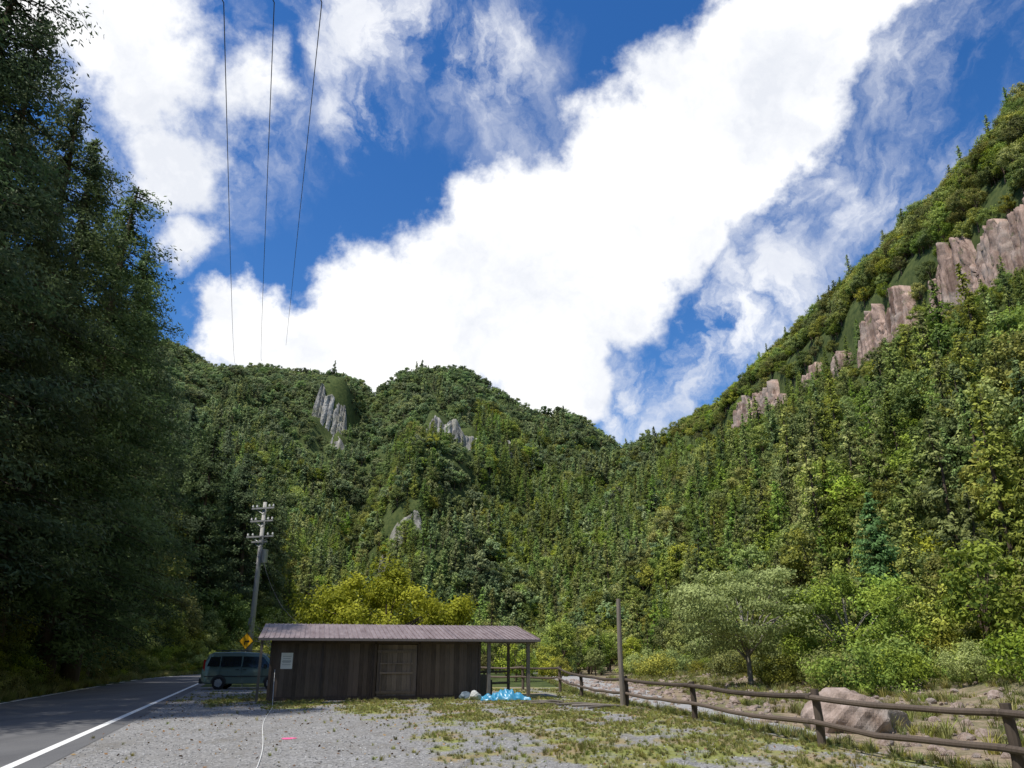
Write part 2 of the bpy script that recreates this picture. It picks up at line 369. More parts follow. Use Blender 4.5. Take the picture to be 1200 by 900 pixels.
# ---------------------------------------------------------------- prototypes & instancing
def proto_col(name,meshes):
    c=bpy.data.collections.new(name)
    for i,me in enumerate(meshes): c.objects.link(bpy.data.objects.new('%s_%02d'%(name,i),me))
    return c
def scatter(name,col,P,scl,idx,tilt=0.,rz=None):
    P=np.asarray(P,dtype=np.float32); n=len(P)
    me=bpy.data.meshes.new(name); me.vertices.add(n); me.vertices.foreach_set('co',P.ravel())
    rot=np.zeros((n,3),dtype=np.float32); rot[:,2]=rng.random(n)*6.283 if rz is None else rz
    rot[:,0]=rng.normal(size=n)*tilt; rot[:,1]=rng.normal(size=n)*tilt
    at=me.attributes.new('rot','FLOAT_VECTOR','POINT'); at.data.foreach_set('vector',rot.ravel())
    scl=np.asarray(scl,dtype=np.float32); 
    if scl.ndim==1: scl=np.repeat(scl[:,None],3,1)
    at=me.attributes.new('scl','FLOAT_VECTOR','POINT'); at.data.foreach_set('vector',scl.ravel())
    at=me.attributes.new('idx','INT','POINT'); at.data.foreach_set('value',np.asarray(idx,dtype=np.int32))
    ob=addobj(name,me)
    ng=bpy.data.node_groups.new(name,'GeometryNodeTree')
    ng.interface.new_socket('Geometry',in_out='INPUT',socket_type='NodeSocketGeometry')
    ng.interface.new_socket('Geometry',in_out='OUTPUT',socket_type='NodeSocketGeometry')
    gi=ng.nodes.new('NodeGroupInput'); go=ng.nodes.new('NodeGroupOutput')
    ip=ng.nodes.new('GeometryNodeInstanceOnPoints'); ci=ng.nodes.new('GeometryNodeCollectionInfo')
    ci.inputs['Collection'].default_value=col; ci.inputs['Separate Children'].default_value=True; ci.inputs['Reset Children'].default_value=True
    ip.inputs['Pick Instance'].default_value=True
    def na(nm,dt):
        q=ng.nodes.new('GeometryNodeInputNamedAttribute'); q.data_type=dt; q.inputs['Name'].default_value=nm; return q.outputs[0]
    l=ng.links.new
    l(gi.outputs[0],ip.inputs['Points']); l(ci.outputs[0],ip.inputs['Instance'])
    l(na('idx','INT'),ip.inputs['Instance Index'])
    er=ng.nodes.new('FunctionNodeEulerToRotation'); l(na('rot','FLOAT_VECTOR'),er.inputs[0]); l(er.outputs[0],ip.inputs['Rotation'])
    l(na('scl','FLOAT_VECTOR'),ip.inputs['Scale']); l(ip.outputs[0],go.inputs[0])
    md=ob.modifiers.new('instances','NODES'); md.node_group=ng
    return ob
def grid(x0,x1,y0,y1,s):
    X,Y=np.meshgrid(np.arange(x0,x1,s),np.arange(y0,y1,s)); X=X.ravel()+rng.uniform(-.45,.45,X.size)*s; Y=Y.ravel()+rng.uniform(-.45,.45,Y.size)*s
    return X,Y
def inview(X,Y,m=1.0):
    a=X/np.maximum(Y,1); return (Y>8)&(a>-m)&(a<m*1.02)

C_mid=proto_col('mid_tree',[
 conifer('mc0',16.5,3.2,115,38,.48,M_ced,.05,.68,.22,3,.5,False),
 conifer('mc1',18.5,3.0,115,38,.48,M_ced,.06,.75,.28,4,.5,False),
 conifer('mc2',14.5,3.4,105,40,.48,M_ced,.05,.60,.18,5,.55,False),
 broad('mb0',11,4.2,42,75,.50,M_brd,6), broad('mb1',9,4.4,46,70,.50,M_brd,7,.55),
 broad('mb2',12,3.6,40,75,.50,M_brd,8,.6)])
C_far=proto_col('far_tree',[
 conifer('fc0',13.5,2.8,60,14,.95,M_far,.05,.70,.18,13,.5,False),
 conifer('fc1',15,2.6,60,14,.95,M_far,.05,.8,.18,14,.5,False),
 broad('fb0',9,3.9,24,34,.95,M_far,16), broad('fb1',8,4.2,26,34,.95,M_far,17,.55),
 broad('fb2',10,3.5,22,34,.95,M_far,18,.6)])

CLIFFS=[(100,156,16.5),(162,190,14.5),(198,207,9.5),(219,231,10.5),(250,312,14)]
def in_cliff(X,Y,pad=0):
    r=np.zeros(X.shape,bool); xcl=np.interp(Y,CL_Y,CL_X)
    for a,b,h in CLIFFS: r|=(Y>a-pad)&(Y<b+pad)&(X>xcl-10.5)&(X<xcl+.6)
    return r
# right mountain
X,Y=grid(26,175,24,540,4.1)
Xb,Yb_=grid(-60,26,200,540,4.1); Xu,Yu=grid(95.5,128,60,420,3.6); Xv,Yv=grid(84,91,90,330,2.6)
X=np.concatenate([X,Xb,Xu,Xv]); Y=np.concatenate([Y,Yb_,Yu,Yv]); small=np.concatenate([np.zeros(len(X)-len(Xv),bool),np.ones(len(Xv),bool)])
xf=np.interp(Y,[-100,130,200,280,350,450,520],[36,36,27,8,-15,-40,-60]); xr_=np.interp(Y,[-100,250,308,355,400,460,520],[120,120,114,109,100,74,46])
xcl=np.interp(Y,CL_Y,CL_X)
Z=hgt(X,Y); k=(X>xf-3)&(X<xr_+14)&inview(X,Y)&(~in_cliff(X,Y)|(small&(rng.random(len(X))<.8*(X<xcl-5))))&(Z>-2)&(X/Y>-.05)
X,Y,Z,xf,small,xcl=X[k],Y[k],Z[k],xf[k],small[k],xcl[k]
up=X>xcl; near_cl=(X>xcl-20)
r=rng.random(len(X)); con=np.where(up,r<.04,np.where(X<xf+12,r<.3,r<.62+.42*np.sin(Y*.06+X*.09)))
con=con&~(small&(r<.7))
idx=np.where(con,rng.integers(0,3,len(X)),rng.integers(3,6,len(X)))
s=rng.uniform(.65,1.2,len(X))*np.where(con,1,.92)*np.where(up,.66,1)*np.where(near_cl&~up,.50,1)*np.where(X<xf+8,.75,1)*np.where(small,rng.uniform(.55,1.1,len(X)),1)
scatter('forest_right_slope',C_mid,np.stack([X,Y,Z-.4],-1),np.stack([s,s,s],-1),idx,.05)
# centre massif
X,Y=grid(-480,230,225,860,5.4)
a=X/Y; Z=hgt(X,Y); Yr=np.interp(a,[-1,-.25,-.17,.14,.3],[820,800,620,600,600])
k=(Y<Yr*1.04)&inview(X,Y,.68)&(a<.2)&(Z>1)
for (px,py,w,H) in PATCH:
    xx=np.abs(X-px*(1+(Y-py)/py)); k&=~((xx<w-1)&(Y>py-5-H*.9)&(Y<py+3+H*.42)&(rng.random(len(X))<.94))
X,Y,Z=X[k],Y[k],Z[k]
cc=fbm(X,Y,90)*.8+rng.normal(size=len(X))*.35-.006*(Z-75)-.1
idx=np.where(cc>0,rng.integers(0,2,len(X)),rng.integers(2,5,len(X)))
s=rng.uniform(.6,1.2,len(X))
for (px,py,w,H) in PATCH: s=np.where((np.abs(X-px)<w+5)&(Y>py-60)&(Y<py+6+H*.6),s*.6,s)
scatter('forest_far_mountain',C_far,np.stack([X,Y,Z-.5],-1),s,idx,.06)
# left hillside
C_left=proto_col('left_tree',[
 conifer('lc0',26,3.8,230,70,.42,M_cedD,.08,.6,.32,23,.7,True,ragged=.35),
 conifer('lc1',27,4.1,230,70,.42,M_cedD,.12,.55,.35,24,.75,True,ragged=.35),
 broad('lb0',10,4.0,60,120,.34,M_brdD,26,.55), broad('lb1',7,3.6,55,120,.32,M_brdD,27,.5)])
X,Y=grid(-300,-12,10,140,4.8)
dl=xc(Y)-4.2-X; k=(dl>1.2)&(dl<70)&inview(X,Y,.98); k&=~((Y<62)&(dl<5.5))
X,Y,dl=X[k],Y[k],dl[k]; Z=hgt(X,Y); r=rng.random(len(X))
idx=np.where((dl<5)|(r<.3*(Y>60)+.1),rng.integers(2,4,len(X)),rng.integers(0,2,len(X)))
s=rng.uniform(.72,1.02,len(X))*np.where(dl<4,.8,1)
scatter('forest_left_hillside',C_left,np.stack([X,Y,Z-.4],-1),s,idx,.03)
X,Y=grid(-300,-20,140,430,4.8); dl=xc(Y)-4.2-X; k=(dl>1.2)&(dl<150)&inview(X,Y,.7); X,Y=X[k],Y[k]
scatter('forest_valley_side',C_mid,np.stack([X,Y,hgt(X,Y)-.4],-1),rng.uniform(.6,1.0,len(X)),np.where(rng.random(len(X))<.6,rng.integers(0,3,len(X)),rng.integers(3,6,len(X))),.04)
me1=conifer('cedar_a',29,4.6,300,270,.25,M_cedD,.06,.55,.42,31,.60,True,ragged=.42,wd=.36)
me2=conifer('cedar_b',28,4.4,290,270,.25,M_cedD,.10,.6,.48,32,.60,True,ragged=.42,wd=.36)
for i,(y,dd,sc) in enumerate([(20,3.4,.95),(24.5,2.7,1.0),(29,3.3,1.02),(33.5,2.4,.98),(38,2.4,1.04),(43,.9,1.06),(48,.6,1.04),(54,1.2,1.0),(61,2.2,1.0),(68,2.2,.98)]):
    x=float(xc(y))-4.2-dd+.6
    wq=1.12 if 36<y<50 else 1
    addobj('cedar_tree',me1 if i%2 else me2,(x,y,float(hgt(x,y))-.3),(0,0,i*2.1),(sc*wq,sc*wq,sc))
# shrubs
C_sh=proto_col('shrub',[broad('sh0',2.4,1.7,30,110,.16,M_brd,41,.45,trunk=False,rcl=.4),broad('sh1',1.7,1.5,26,110,.15,M_brd,42,.45,trunk=False,rcl=.4),broad('sh2',3.4,2.1,36,120,.18,M_pale,43,.5,rcl=.35)])
ys=rng.uniform(14,150,420); off=rng.uniform(.2,3.8,420); xs=xc(ys)-4.0-off
P=np.stack([xs,ys,hgt(xs,ys)-.15],-1); s=rng.uniform(.35,1.0,420)*np.clip(.5+off*.25,.4,1.2)
scatter('roadside_undergrowth',C_sh,P,s,rng.integers(0,2,420),.1)
X,Y=grid(17,40,45,150,3.3); k=(rng.random(len(X))<np.clip((X-15)/20,.1,1))&inview(X,Y)&(X>17+(Y<70)*4); X,Y=X[k],Y[k]
P=np.stack([X,Y,hgt(X,Y)-.1],-1); scatter('riverbank_shrubs',C_sh,P,rng.uniform(.6,1.7,len(X)),rng.choice([0,0,1,1,2],len(X)),.1)
X,Y=grid(-34,22,62,210,4.4); k=(X>xc(Y)+5)&((X<4)|(Y>120))&(rng.random(len(X))<.8); X,Y=X[k],Y[k]
P=np.stack([X,Y,hgt(X,Y)-.2],-1); s=rng.uniform(.35,.8,len(X))*np.clip(Y/140,.5,1.1)
scatter('valley_trees',C_mid,P,s,np.where(rng.random(len(X))<.25,rng.integers(0,3,len(X)),rng.integers(3,6,len(X))),.05)

# individual trees
addobj('yellow_green_tree',broad('ygt',7.6,5.4,95,300,.24,M_yel,51,.55,.85,.2,limbvis=8),(-8.6,55,0),(0,0,.4))
addobj('spreading_tree',broad('spt',9.8,6.6,90,230,.26,M_pale,52,.58,.8,.23,M_barkg,layer=True,limbvis=14),(20,69,-.5),(0,0,1))
addobj('spreading_tree',broad('spt2',8,5.0,70,240,.24,M_brd,57,.5,.9,.24,M_barkg,limbvis=12),(27.5,66,0),(0,0,2))
addobj('bare_shrub',broad('brs',4.6,3.6,46,40,.14,M_pale,53,.55,1.0,.25,M_barkg,limbvis=15),(-14.6,52,0))
addobj('fir_tree',conifer('fir',17,3.8,240,100,.36,M_fir,.02,.8,.15,55,.45),(36.5,78,float(hgt(36.5,78))),(0,0,0))

# grass tufts
def tuft(seed,n=26,h=.16):
    g=np.random.default_rng(seed); V=[];Fq=[]
    for i in range(n):
        a=g.random()*6.28; r=g.random()*.08; b=np.array([math.cos(a)*r,math.sin(a)*r,0]); l=h*g.uniform(.5,1.3); w=.006
        o_=np.array([math.cos(a),math.sin(a),0]); s_=np.array([-o_[1],o_[0],0])*w; le=g.uniform(.2,.8)
        p1=b+o_*le*l*.35+np.array([0,0,l*.6]); p2=b+o_*le*l+np.array([0,0,l*.9])
        k=len(V); V+=[b-s_,b+s_,p1+s_*.8,p1-s_*.8,p2+s_*.2,p2-s_*.2]; Fq+=[(k,k+1,k+2,k+3),(k+3,k+2,k+4,k+5)]
    return mkmesh('tuft%d'%seed,np.array(V),np.array(Fq),[M_grass],shade=g.random(len(Fq)))
C_gr=proto_col('grass_tuft',[tuft(1),tuft(2,34,.11),tuft(3,22,.24)])
n=60000; Y=rng.uniform(11,46,n); X=(-3.3-.316*Y)+rng.random(n)*(fx(Y)+.6+3.3+.316*Y)
k=rng.random(n)<grassmask(X,Y)**2*.8+.004; 
k&=~((X>-10)&(X<2)&(Y>33.4+.25*(X+9.8))&(Y<38.5+.25*(X+9.8)))
X,Y=X[k],Y[k]; scatter('lot_grass',C_gr,np.stack([X,Y,X*0+.004],-1),rng.uniform(.2,.6,len(X)),rng.choice([0,1,1,1,0,1,1,2],len(X)),.15)
n=7000; Y=rng.uniform(12,90,n); sd=rng.random(n)<.75; X=np.where(sd,xc(Y)-3.2-rng.random(n)**1.3*2.5,fx(Y)+.2+rng.random(n)*1.0)
scatter('verge_grass',C_gr,np.stack([X,Y,hgt(X,Y)],-1),np.where(sd,rng.uniform(.8,2.2,n),rng.uniform(.4,1.1,n)),rng.integers(0,3,n),.2)
n=11000; Y=rng.uniform(20,110,n); X=rng.uniform(12.5,36,n); k=fbm(X,Y,6)+rng.normal(size=n)*.3>.25; X,Y=X[k],Y[k]
scatter('riverbank_grass',C_gr,np.stack([X,Y,hgt(X,Y)],-1),rng.uniform(1,2.6,len(X)),rng.integers(0,3,len(X)),.2)

# stones
def stone(name,seed,mat,sub=3,amp=.22,sq=(1,1,.7)):
    bm=bmesh.new(); bmesh.ops.create_icosphere(bm,subdivisions=sub,radius=1); g=np.random.default_rng(seed)
    D=[(Vector(g.normal(size=3)).normalized(),g.uniform(.62,.95)) for _ in range(11)]
    ph=g.random(9)*6
    for v_ in bm.verts:
        p=v_.co.copy()
        for d_,c_ in D:
            q=p.dot(d_)
            if q>c_: p-=d_*(q-c_)
        n_=math.sin(p.x*5+ph[0])*math.sin(p.y*6+ph[1])*math.sin(p.z*5+ph[2])+.5*math.sin(p.x*13+ph[3])*math.sin(p.y*12+ph[4]+p.z*9)
        p*=1+n_*amp*.3; v_.co=Vector((p.x*sq[0],p.y*sq[1],p.z*sq[2]))
    me=bpy.data.meshes.new(name); bm.to_mesh(me); bm.free(); me.materials.append(mat)
    return me
addobj('boulder',stone('bld',3,M_boul,5,.3,(2.15,1.4,1.25)),(12.4,30.0,-.6),(0,.06,.3))
C_st=proto_col('stone',[stone('st%d'%i,20+i,M_boul,2) for i in range(4)])
n=2200; Y=rng.uniform(16,100,n); X=fx(Y)+2.5+rng.random(n)**1.2*24
scatter('riverbed_stones',C_st,np.stack([X,Y,hgt(X,Y)+.02],-1),rng.uniform(.05,.17,n)*(1+2.2*(rng.random(n)**8)),rng.integers(0,4,n),.3)
C_gs=proto_col('gravel',[stone('gs%d'%i,30+i,plain('gravel_stone%d'%i,(.20+.08*i,)*3,.9,.2),1) for i in range(4)])
n=9000; Y=12+rng.random(n)**1.5*22; X=(-3.1-.316*Y)+rng.random(n)*(fx(Y)+3.3+.316*Y); k=rng.random(n)>grassmask(X,Y)*.8; X,Y=X[k],Y[k]
scatter('gravel_stones',C_gs,np.stack([X,Y,X*0+.006],-1),rng.uniform(.008,.026,len(X)),rng.integers(0,4,len(X)),.5)
def dleaf(i):
    return mkmesh('dleaf%d'%i,np.array([(-.035,0,.004),(0,-.02,.012),(.04,0,.006),(0,.02,.002)]),np.array([[0,1,2,3]]),[plain('dry_leaf%d'%i,[(.22,.12,.05),(.30,.20,.09),(.16,.09,.05)][i],.8,.2)])
C_dl=proto_col('dry_leaf',[dleaf(0),dleaf(1),dleaf(2)])
n=5000; Y=13+rng.random(n)**.8*21; X=(-3.3-.316*Y)+rng.random(n)*(fx(Y)+3.3+.316*Y); k=rng.random(n)<.25+.7*np.clip((Y-27)/5,0,1)+.4*(fx(Y)-X<2); X,Y=X[k],Y[k]
scatter('fallen_leaves',C_dl,np.stack([X,Y,X*0+.012],-1),rng.uniform(.6,1.4,len(X)),rng.integers(0,3,len(X)),.35)

# ---------------------------------------------------------------- rock faces
def rockwall(name,p0,p1,nrm,base,H,mat,ds=.45,dz=.6,colw=(1.2,3.4),dep=1.0,lean=.10,seed=1,foot=7.,taper=.5,topback=5.,wob=.35,dip=.45,chr_=(.78,1.05)):
    g=np.random.default_rng(seed); p0=np.array(p0,float);p1=np.array(p1,float); Lw_=np.linalg.norm(p1-p0); tv=(p1-p0)/Lw_; nv=np.array(nrm,float)
    S=np.arange(0,Lw_+ds*.5,ds); b=[0.]
    while b[-1]<Lw_+1: b.append(b[-1]+g.uniform(*colw))
    b=np.array(b); ci=np.clip(np.searchsorted(b,S,side='right')-1,0,len(b)-2); u=(S-b[ci])/(b[ci+1]-b[ci])
    cd=g.uniform(-dep,dep,len(b)); ch=g.uniform(*chr_,len(b)); br=g.uniform(.3,.95,(len(b),2)); bs=g.uniform(.1,.7,(len(b),2))*dep
    s01=S/Lw_; env=np.clip(np.minimum(s01,1-s01)/.15,0,1)**taper*(1-dip*np.clip(np.sin(S*.23+seed),0,1)**4)
    zb=np.array([base(*(p0+tv*s)) for s in S]); Ht=H*env*ch[ci]+.2
    nz=int((H+foot)/dz)+2; V=np.zeros((nz+1,len(S),3))
    for j in range(nz+1):
        f=min(j/(nz-1),1.); z=zb-foot+(Ht+foot)*f; hh=np.clip((z-zb)/np.maximum(Ht,1),0,1)
        d=cd[ci]+.45*dep*np.sin(u*math.pi)**.5-1.1*dep*(np.minimum(u,1-u)<.14)
        for q in range(2): d=d-bs[ci,q]*(hh>br[ci,q])
        d=d+wob*dep*np.sin(S*1.9+z*.5+seed)*np.sin(z*.9+S*.6)+g.normal(size=len(S))*.10*dep-lean*(z-zb)
        if j==nz: d=d-topback
        P=p0+tv*S[:,None]+nv*d[:,None]; V[j,:,:2]=P; V[j,:,2]=z+(g.normal(size=len(S))*.2)
    return addobj(name,mkmesh(name,V.reshape(-1,3),gridfaces(nz+1,len(S)),[mat]))
for i,(a_,b_,H) in enumerate(CLIFFS):
    rockwall('rock_cliff',(92.2,b_),(92.2,a_),(-1,0),lambda x,y:float(hgt(91.6,y)),H,M_rockP,ds=.35,colw=(1.0,2.9),dep=.85,lean=.03,seed=10+i,wob=.2,taper=.5,foot=9,dip=.5,chr_=(.72,1.06))
for i,(px,py,w,H) in enumerate(PATCH):
    rockwall('rock_outcrop',(px-w-1,py),(px+w+1,py),(0,-1),lambda x,y:float(hgt(x,y-1)),H*.95,M_rockG,ds=.6,dz=.9,colw=(1.5,6),dep=1.3,lean=.30,seed=30+i,foot=10.,taper=.8,topback=8,dip=.25,chr_=(.82,1.02))

# ---------------------------------------------------------------- shed
shed=bpy.data.objects.new('wooden_shed',None); COL.objects.link(shed)
shed.location=(-9.8,33.2,0); shed.rotation_euler=(0,0,math.atan2(.243,.97))
Lw=8.65; D=3.4
mb=MB(); s=0.
while s<Lw-.01:
    w=min(random.choice([.16,.18,.2,.22]),Lw-s)
    if not(4.25<s+w/2<5.95):
        mb.box((s+w/2,random.uniform(0,.012),1.15),(w-.006,.03,2.36),0,random.random())
    s+=w
for x in(0.015,Lw-.015):
    t=.03
    while t<D:
        mb.box((x+random.uniform(-.006,.006),t+.1,1.25),(.03,.194,2.5),0,random.random()); t+=.2
mb.box((Lw/2,D,1.35),(Lw,.03,2.7),0,.3)
mb.box((Lw/2,-.045,2.26),(Lw+.1,.05,.12),0,.2)
mb.box((Lw/2,-.03,.08),(Lw,.06,.16),0,.1)
for x in(0,2.1,4.18,6.02,Lw): mb.box((x,-.035,1.15),(.1,.07,2.3),0,.15)
addobj('walls',mb.mesh('walls',[M_wall]),parent=shed)
mb=MB()
for i in range(8): mb.box((4.29+i*.208+.1,.03,1.1),(.2,.03,2.15),0,random.random())
mb.box((5.1,-.0,1.9),(1.66,.03,.1),0,.7); mb.box((5.1,-.0,.3),(1.66,.03,.1),0,.6)
mb.box((5.1,-.01,1.05),(1.4,.05,.07),0,1.2); mb.box((5.1,-.01,1.42),(1.4,.05,.05),0,1.0)
for x in(4.45,5.75): mb.box((x,-.012,1.1),(.07,.045,1.6),0,.4)
mb.box((5.1,-.01,1.24),(.06,.05,.32),0,.3)
addobj('door',mb.mesh('door',[M_door]),parent=shed)
mb=MB(); mb.box((.62,-.02,1.53),(.46,.01,.62),0); mb.box((.62,-.027,1.5),(.36,.004,.02),1)
for k_ in range(5): mb.box((.62,-.027,1.70-k_*.08),(.34-.05*(k_%2),.004,.014),1)
addobj('paper_notice',mb.mesh('paper_notice',[M_white,plain('notice_ink',(.25,.27,.3))]),parent=shed)
mb=MB(); x0,x1=-.55,11.25; yf,yb=-.55,3.75; zf,zb=2.40,3.12; n_=59
for i in range(n_):
    a_=x0+(x1-x0)*i/n_; b_=x0+(x1-x0)*(i+1)/n_; j=random.uniform(0,.006)
    mb.add([(a_,yf,zf+j),(b_-.03,yf,zf+j),(b_-.03,yb,zb+j),(a_,yb,zb+j)],[(0,1,2,3)],0,random.random())
    mb.add([(b_-.03,yf,zf),(b_-.03,yf,zf+.03),(b_,yf,zf+.03),(b_,yf,zf),(b_-.03,yb,zb),(b_-.03,yb,zb+.03),(b_,yb,zb+.03),(b_,yb,zb)],[(0,1,2,3),(1,5,6,2),(0,4,5,1),(3,2,6,7)],0,random.random())
mb.add([(x0,yf,zf-.03),(x1,yf,zf-.03),(x1,yb,zb-.03),(x0,yb,zb-.03)],[(0,1,2,3)],1,.3)
mb.box(((x0+x1)/2,yf-.014,zf-.045),(x1-x0,.025,.10),2,.5)
for i in range(18): 
    xx=x0+.3+i*(x1-x0-.6)/17; mb.add([(xx,yf+.02,zf-.13),(xx+.06,yf+.02,zf-.13),(xx+.06,yf+.02,zf-.034),(xx,yf+.02,zf-.034),(xx,yb,zb-.13),(xx+.06,yb,zb-.13),(xx+.06,yb,zb-.034),(xx,yb,zb-.034)],[(0,1,2,3),(0,4,5,1),(1,5,6,2),(0,3,7,4)],1,.2)
m,nt=newmat('roof_sheet'); o=objco(nt); a=N(nt,'ShaderNodeAttribute'); a.attribute_name='shade'
n1=noise(nt,mapping(nt,o,(2,.4,1)),2,7,.7)
c=mixc(nt,mrange(nt,n1.outputs['Fac'],.35,.68),(.13,.09,.09),(.27,.22,.225)); c=mixc(nt,math_(nt,'MULTIPLY',a.outputs['Fac'],.3),c,(.29,.235,.24))
finish(nt,c,.55,.4,.1); M_roof=m
addobj('roof',mb.mesh('roof',[M_roof,M_wall,plain('fascia_metal',(.15,.13,.13))]),parent=shed)
mb=MB()
for x in(10.75,9.0): mb.box((x,-.3,1.18),(.14,.14,2.36),0,.5); mb.box((x,3.3,1.4),(.12,.12,2.9),0,.4)
mb.box((9.9,-.3,2.3),(2.2,.1,.12),0,.4)
mb.box((-.4,-.3,1.18),(.10,.10,2.36),0,.3)
mb.tube([(8.7,3.2,1.0),(10.8,3.2,1.05)],.05,8,0,.5); mb.tube([(8.7,3.2,.5),(10.8,3.2,.55)],.05,8,0,.5)
mb.box((8.95,1.3,.5),(.4,1.0,.9),0,.2); mb.box((9.3,2.4,.35),(.8,.6,.7),0,.3)
addobj('lean_to_posts',mb.mesh('lean_to_posts',[M_post]),parent=shed)

# blue tarp
n_=46; U,W=np.meshgrid(np.linspace(-1,1,n_),np.linspace(-1,1,n_)); rr=np.clip(1-np.maximum(np.abs(U)**2.5,np.abs(W)**2.5),0,1)
Zt=.34*rr**.5*(.6+.25*np.sin(U*4+1)+.2*np.sin(W*5+U*7))+.09*np.sin(U*13+W*5)*np.cos(W*11-U*3)*rr**.3+.04*np.sin(U*29+W*17)*rr**.3+.01
addobj('blue_tarp',mkmesh('blue_tarp',np.stack([U*(.95+.1*np.sin(W*5)),W*.6*(1+.15*np.sin(U*7)),Zt],-1).reshape(-1,3),gridfaces(n_,n_),[M_tarp],smooth=False),(-.35,34.3,.01),(0,0,.2))
addobj('sack',stone('sack',31,plain('sack_cloth',(.45,.46,.45)),4,.3,(.3,.25,.26)),(-1.55,34.2,.14))
addobj('sack',stone('sack2',33,plain('sack_dark',(.12,.16,.2)),4,.3,(.28,.25,.2)),(-1.95,34.6,.12))
mb=MB()
for (x,y,l,a_,z) in [(1.0,31.5,1.4,.2,.05),(1.5,31.2,.9,-.3,.09),(1.2,30.9,1.1,.05,.04),(2.4,30.2,1.6,.15,.05),(3.0,29.3,1.8,-.2,.05),(3.2,28.6,1.5,.6,.05)]:
    mb.tube([(x-l/2*math.cos(a_),y-l/2*math.sin(a_),z),(x,y,z+.03),(x+l/2*math.cos(a_),y+l/2*math.sin(a_),z)],[.045,.05,.035],7,0,random.random())
addobj('scrap_timber',mb.mesh('scrap_timber',[M_post]))
mb=MB(); pts=[]
for i in range(40):
    t=i/39; y=33.0-20.5*t; x=-9.55+ (5.75*t)+.07*math.sin(t*9); z=1.2*(1-t*9)**2 if t<.11 else .015
    pts.append((x,y,max(z,.015)))
mb.tube(pts,.009,6,0,.5); addobj('rope',mb.mesh('rope',[M_rope]))
mb=MB(); V=[(-4.75+.15*math.cos(k_)*(1+.3*math.sin(k_*3)),17.9+.2*math.sin(k_),.012) for k_ in np.linspace(0,6.1,14)]
mb.add(V,[tuple(range(14))]); addobj('pink_paint_mark',mb.mesh('pink_paint_mark',[M_pink]))

# ---------------------------------------------------------------- fence
fence=bpy.data.objects.new('log_fence',None); COL.objects.link(fence)
FP=[(8.6,5.5),(6.9,11.6),(5.98,16.3),(5.12,23.4),(4.15,30.0),(3.15,37.5),(2.5,43),(.6,45.5),(-1.9,47)]
mb=MB()
for i,(x,y) in enumerate(FP):
    z1=1.0+.02*(i%3); z1+=.25*(y>40)
    mb.tube([(x,y,-.3),(x+.01,y,.5),(x-.015,y+.01,z1)],[.085,.08,.075],10,0,random.random())
addobj('posts',mb.mesh('posts',[M_fence]),parent=fence)
mb=MB()
for i in range(len(FP)-1):
    (xa,ya),(xb,yb2)=FP[i],FP[i+1]
    za=.25*(ya>40); zb2=.25*(yb2>40)
    for h_,r_ in((.90,.055),(.44,.05)):
        pts=[]
        for q in range(6):
            t=q/5; pts.append((xa+(xb-xa)*t-.09,ya+(yb2-ya)*t,h_+za+(zb2-za)*t-.07*math.sin(math.pi*t)*random.uniform(.4,1.1)+random.uniform(-.012,.012)))
        e=Vector(pts[-1])-Vector(pts[0]); e.normalize(); pts[-1]=tuple(Vector(pts[-1])+e*.15)
        mb.tube(pts,[r_*random.uniform(.9,1.1) for _ in range(6)],9,0,random.random())
addobj('rails',mb.mesh('rails',[M_fence]),parent=fence)
mb=MB(); mb.tube([(0,0,-.2),(-.03,0,1.8),(.0,.02,3.72)],[.10,.09,.08],10,0,.8); addobj('wooden_post',mb.mesh('wooden_post',[M_post]),(3.98,29.75,0))

# ---------------------------------------------------------------- utility pole
pole=bpy.data.objects.new('utility_pole',None); COL.objects.link(pole); pole.location=(-19.4,60,0); pole.rotation_euler=(0,0,-.3)
mb=MB(); mb.tube([(0,0,0),(0,0,6),(0,0,13.2)],[.22,.185,.14],14,0,.5); addobj('shaft',mb.mesh('shaft',[M_conc],True),parent=pole)
mb=MB()
for z,l in((12.7,2.0),(11.7,2.0),(10.5,2.4),(10.1,1.4)):
    mb.box((0,-.19,z),(l,.11,.12),0)
    for sx_ in(-.46,-.28,.28,.46):
        if z>10.4:
            mb.tube([(sx_*l,-.19,z+.055),(sx_*l,-.19,z+.13),(sx_*l,-.19,z+.28)],[.03,.08,.05],8,1)
    mb.tube([(l*.33,-.17,z-.04),(0,-.14,z-.45)],.025,5,0); mb.tube([(-l*.33,-.17,z-.04),(0,-.14,z-.45)],.025,5,0)
mb.tube([(.5,-.1,8.5),(.5,-.1,9.5)],[.26,.26],12,0); mb.box((.2,-.1,9.0),(.4,.06,.08),0)
mb.box((0,-.24,4.2),(.3,.12,.5),0)
for k_ in range(14): mb.tube([(-.28,0,3+k_*.5),(.28,0,3+k_*.5)] if k_%2 else [(0,-.28,3+k_*.5),(0,.28,3+k_*.5)],.014,4,0)
addobj('crossarms',mb.mesh('crossarms',[M_steel,M_white]),parent=pole)
def cable(mb,a_,b_,sag,r,n=24,m=0):
    pts=[]
    for i in range(n+1):
        t=i/n; pts.append((a_[0]+(b_[0]-a_[0])*t,a_[1]+(b_[1]-a_[1])*t,a_[2]+(b_[2]-a_[2])*t-sag*4*t*(1-t)))
    mb.tube(pts,r,5,m)
mb=MB()
for dx,z in((-.8,12.9),(0,12.9),(.8,12.9),(-.8,11.9),(.8,11.9),(0,9.3)):
    cable(mb,(-19.4+dx,59.8,z),(-25+dx,104,z+1.5),1.2,.014)
cable(mb,(-19.4,59.8,9.8),(-8.9,36.5,2.9),1.4,.012)
cable(mb,(-19.4,59.8,10.3),(-15.5,60,0.5),.0,.014)
addobj('local_wires',mb.mesh('local_wires',[M_wire]))
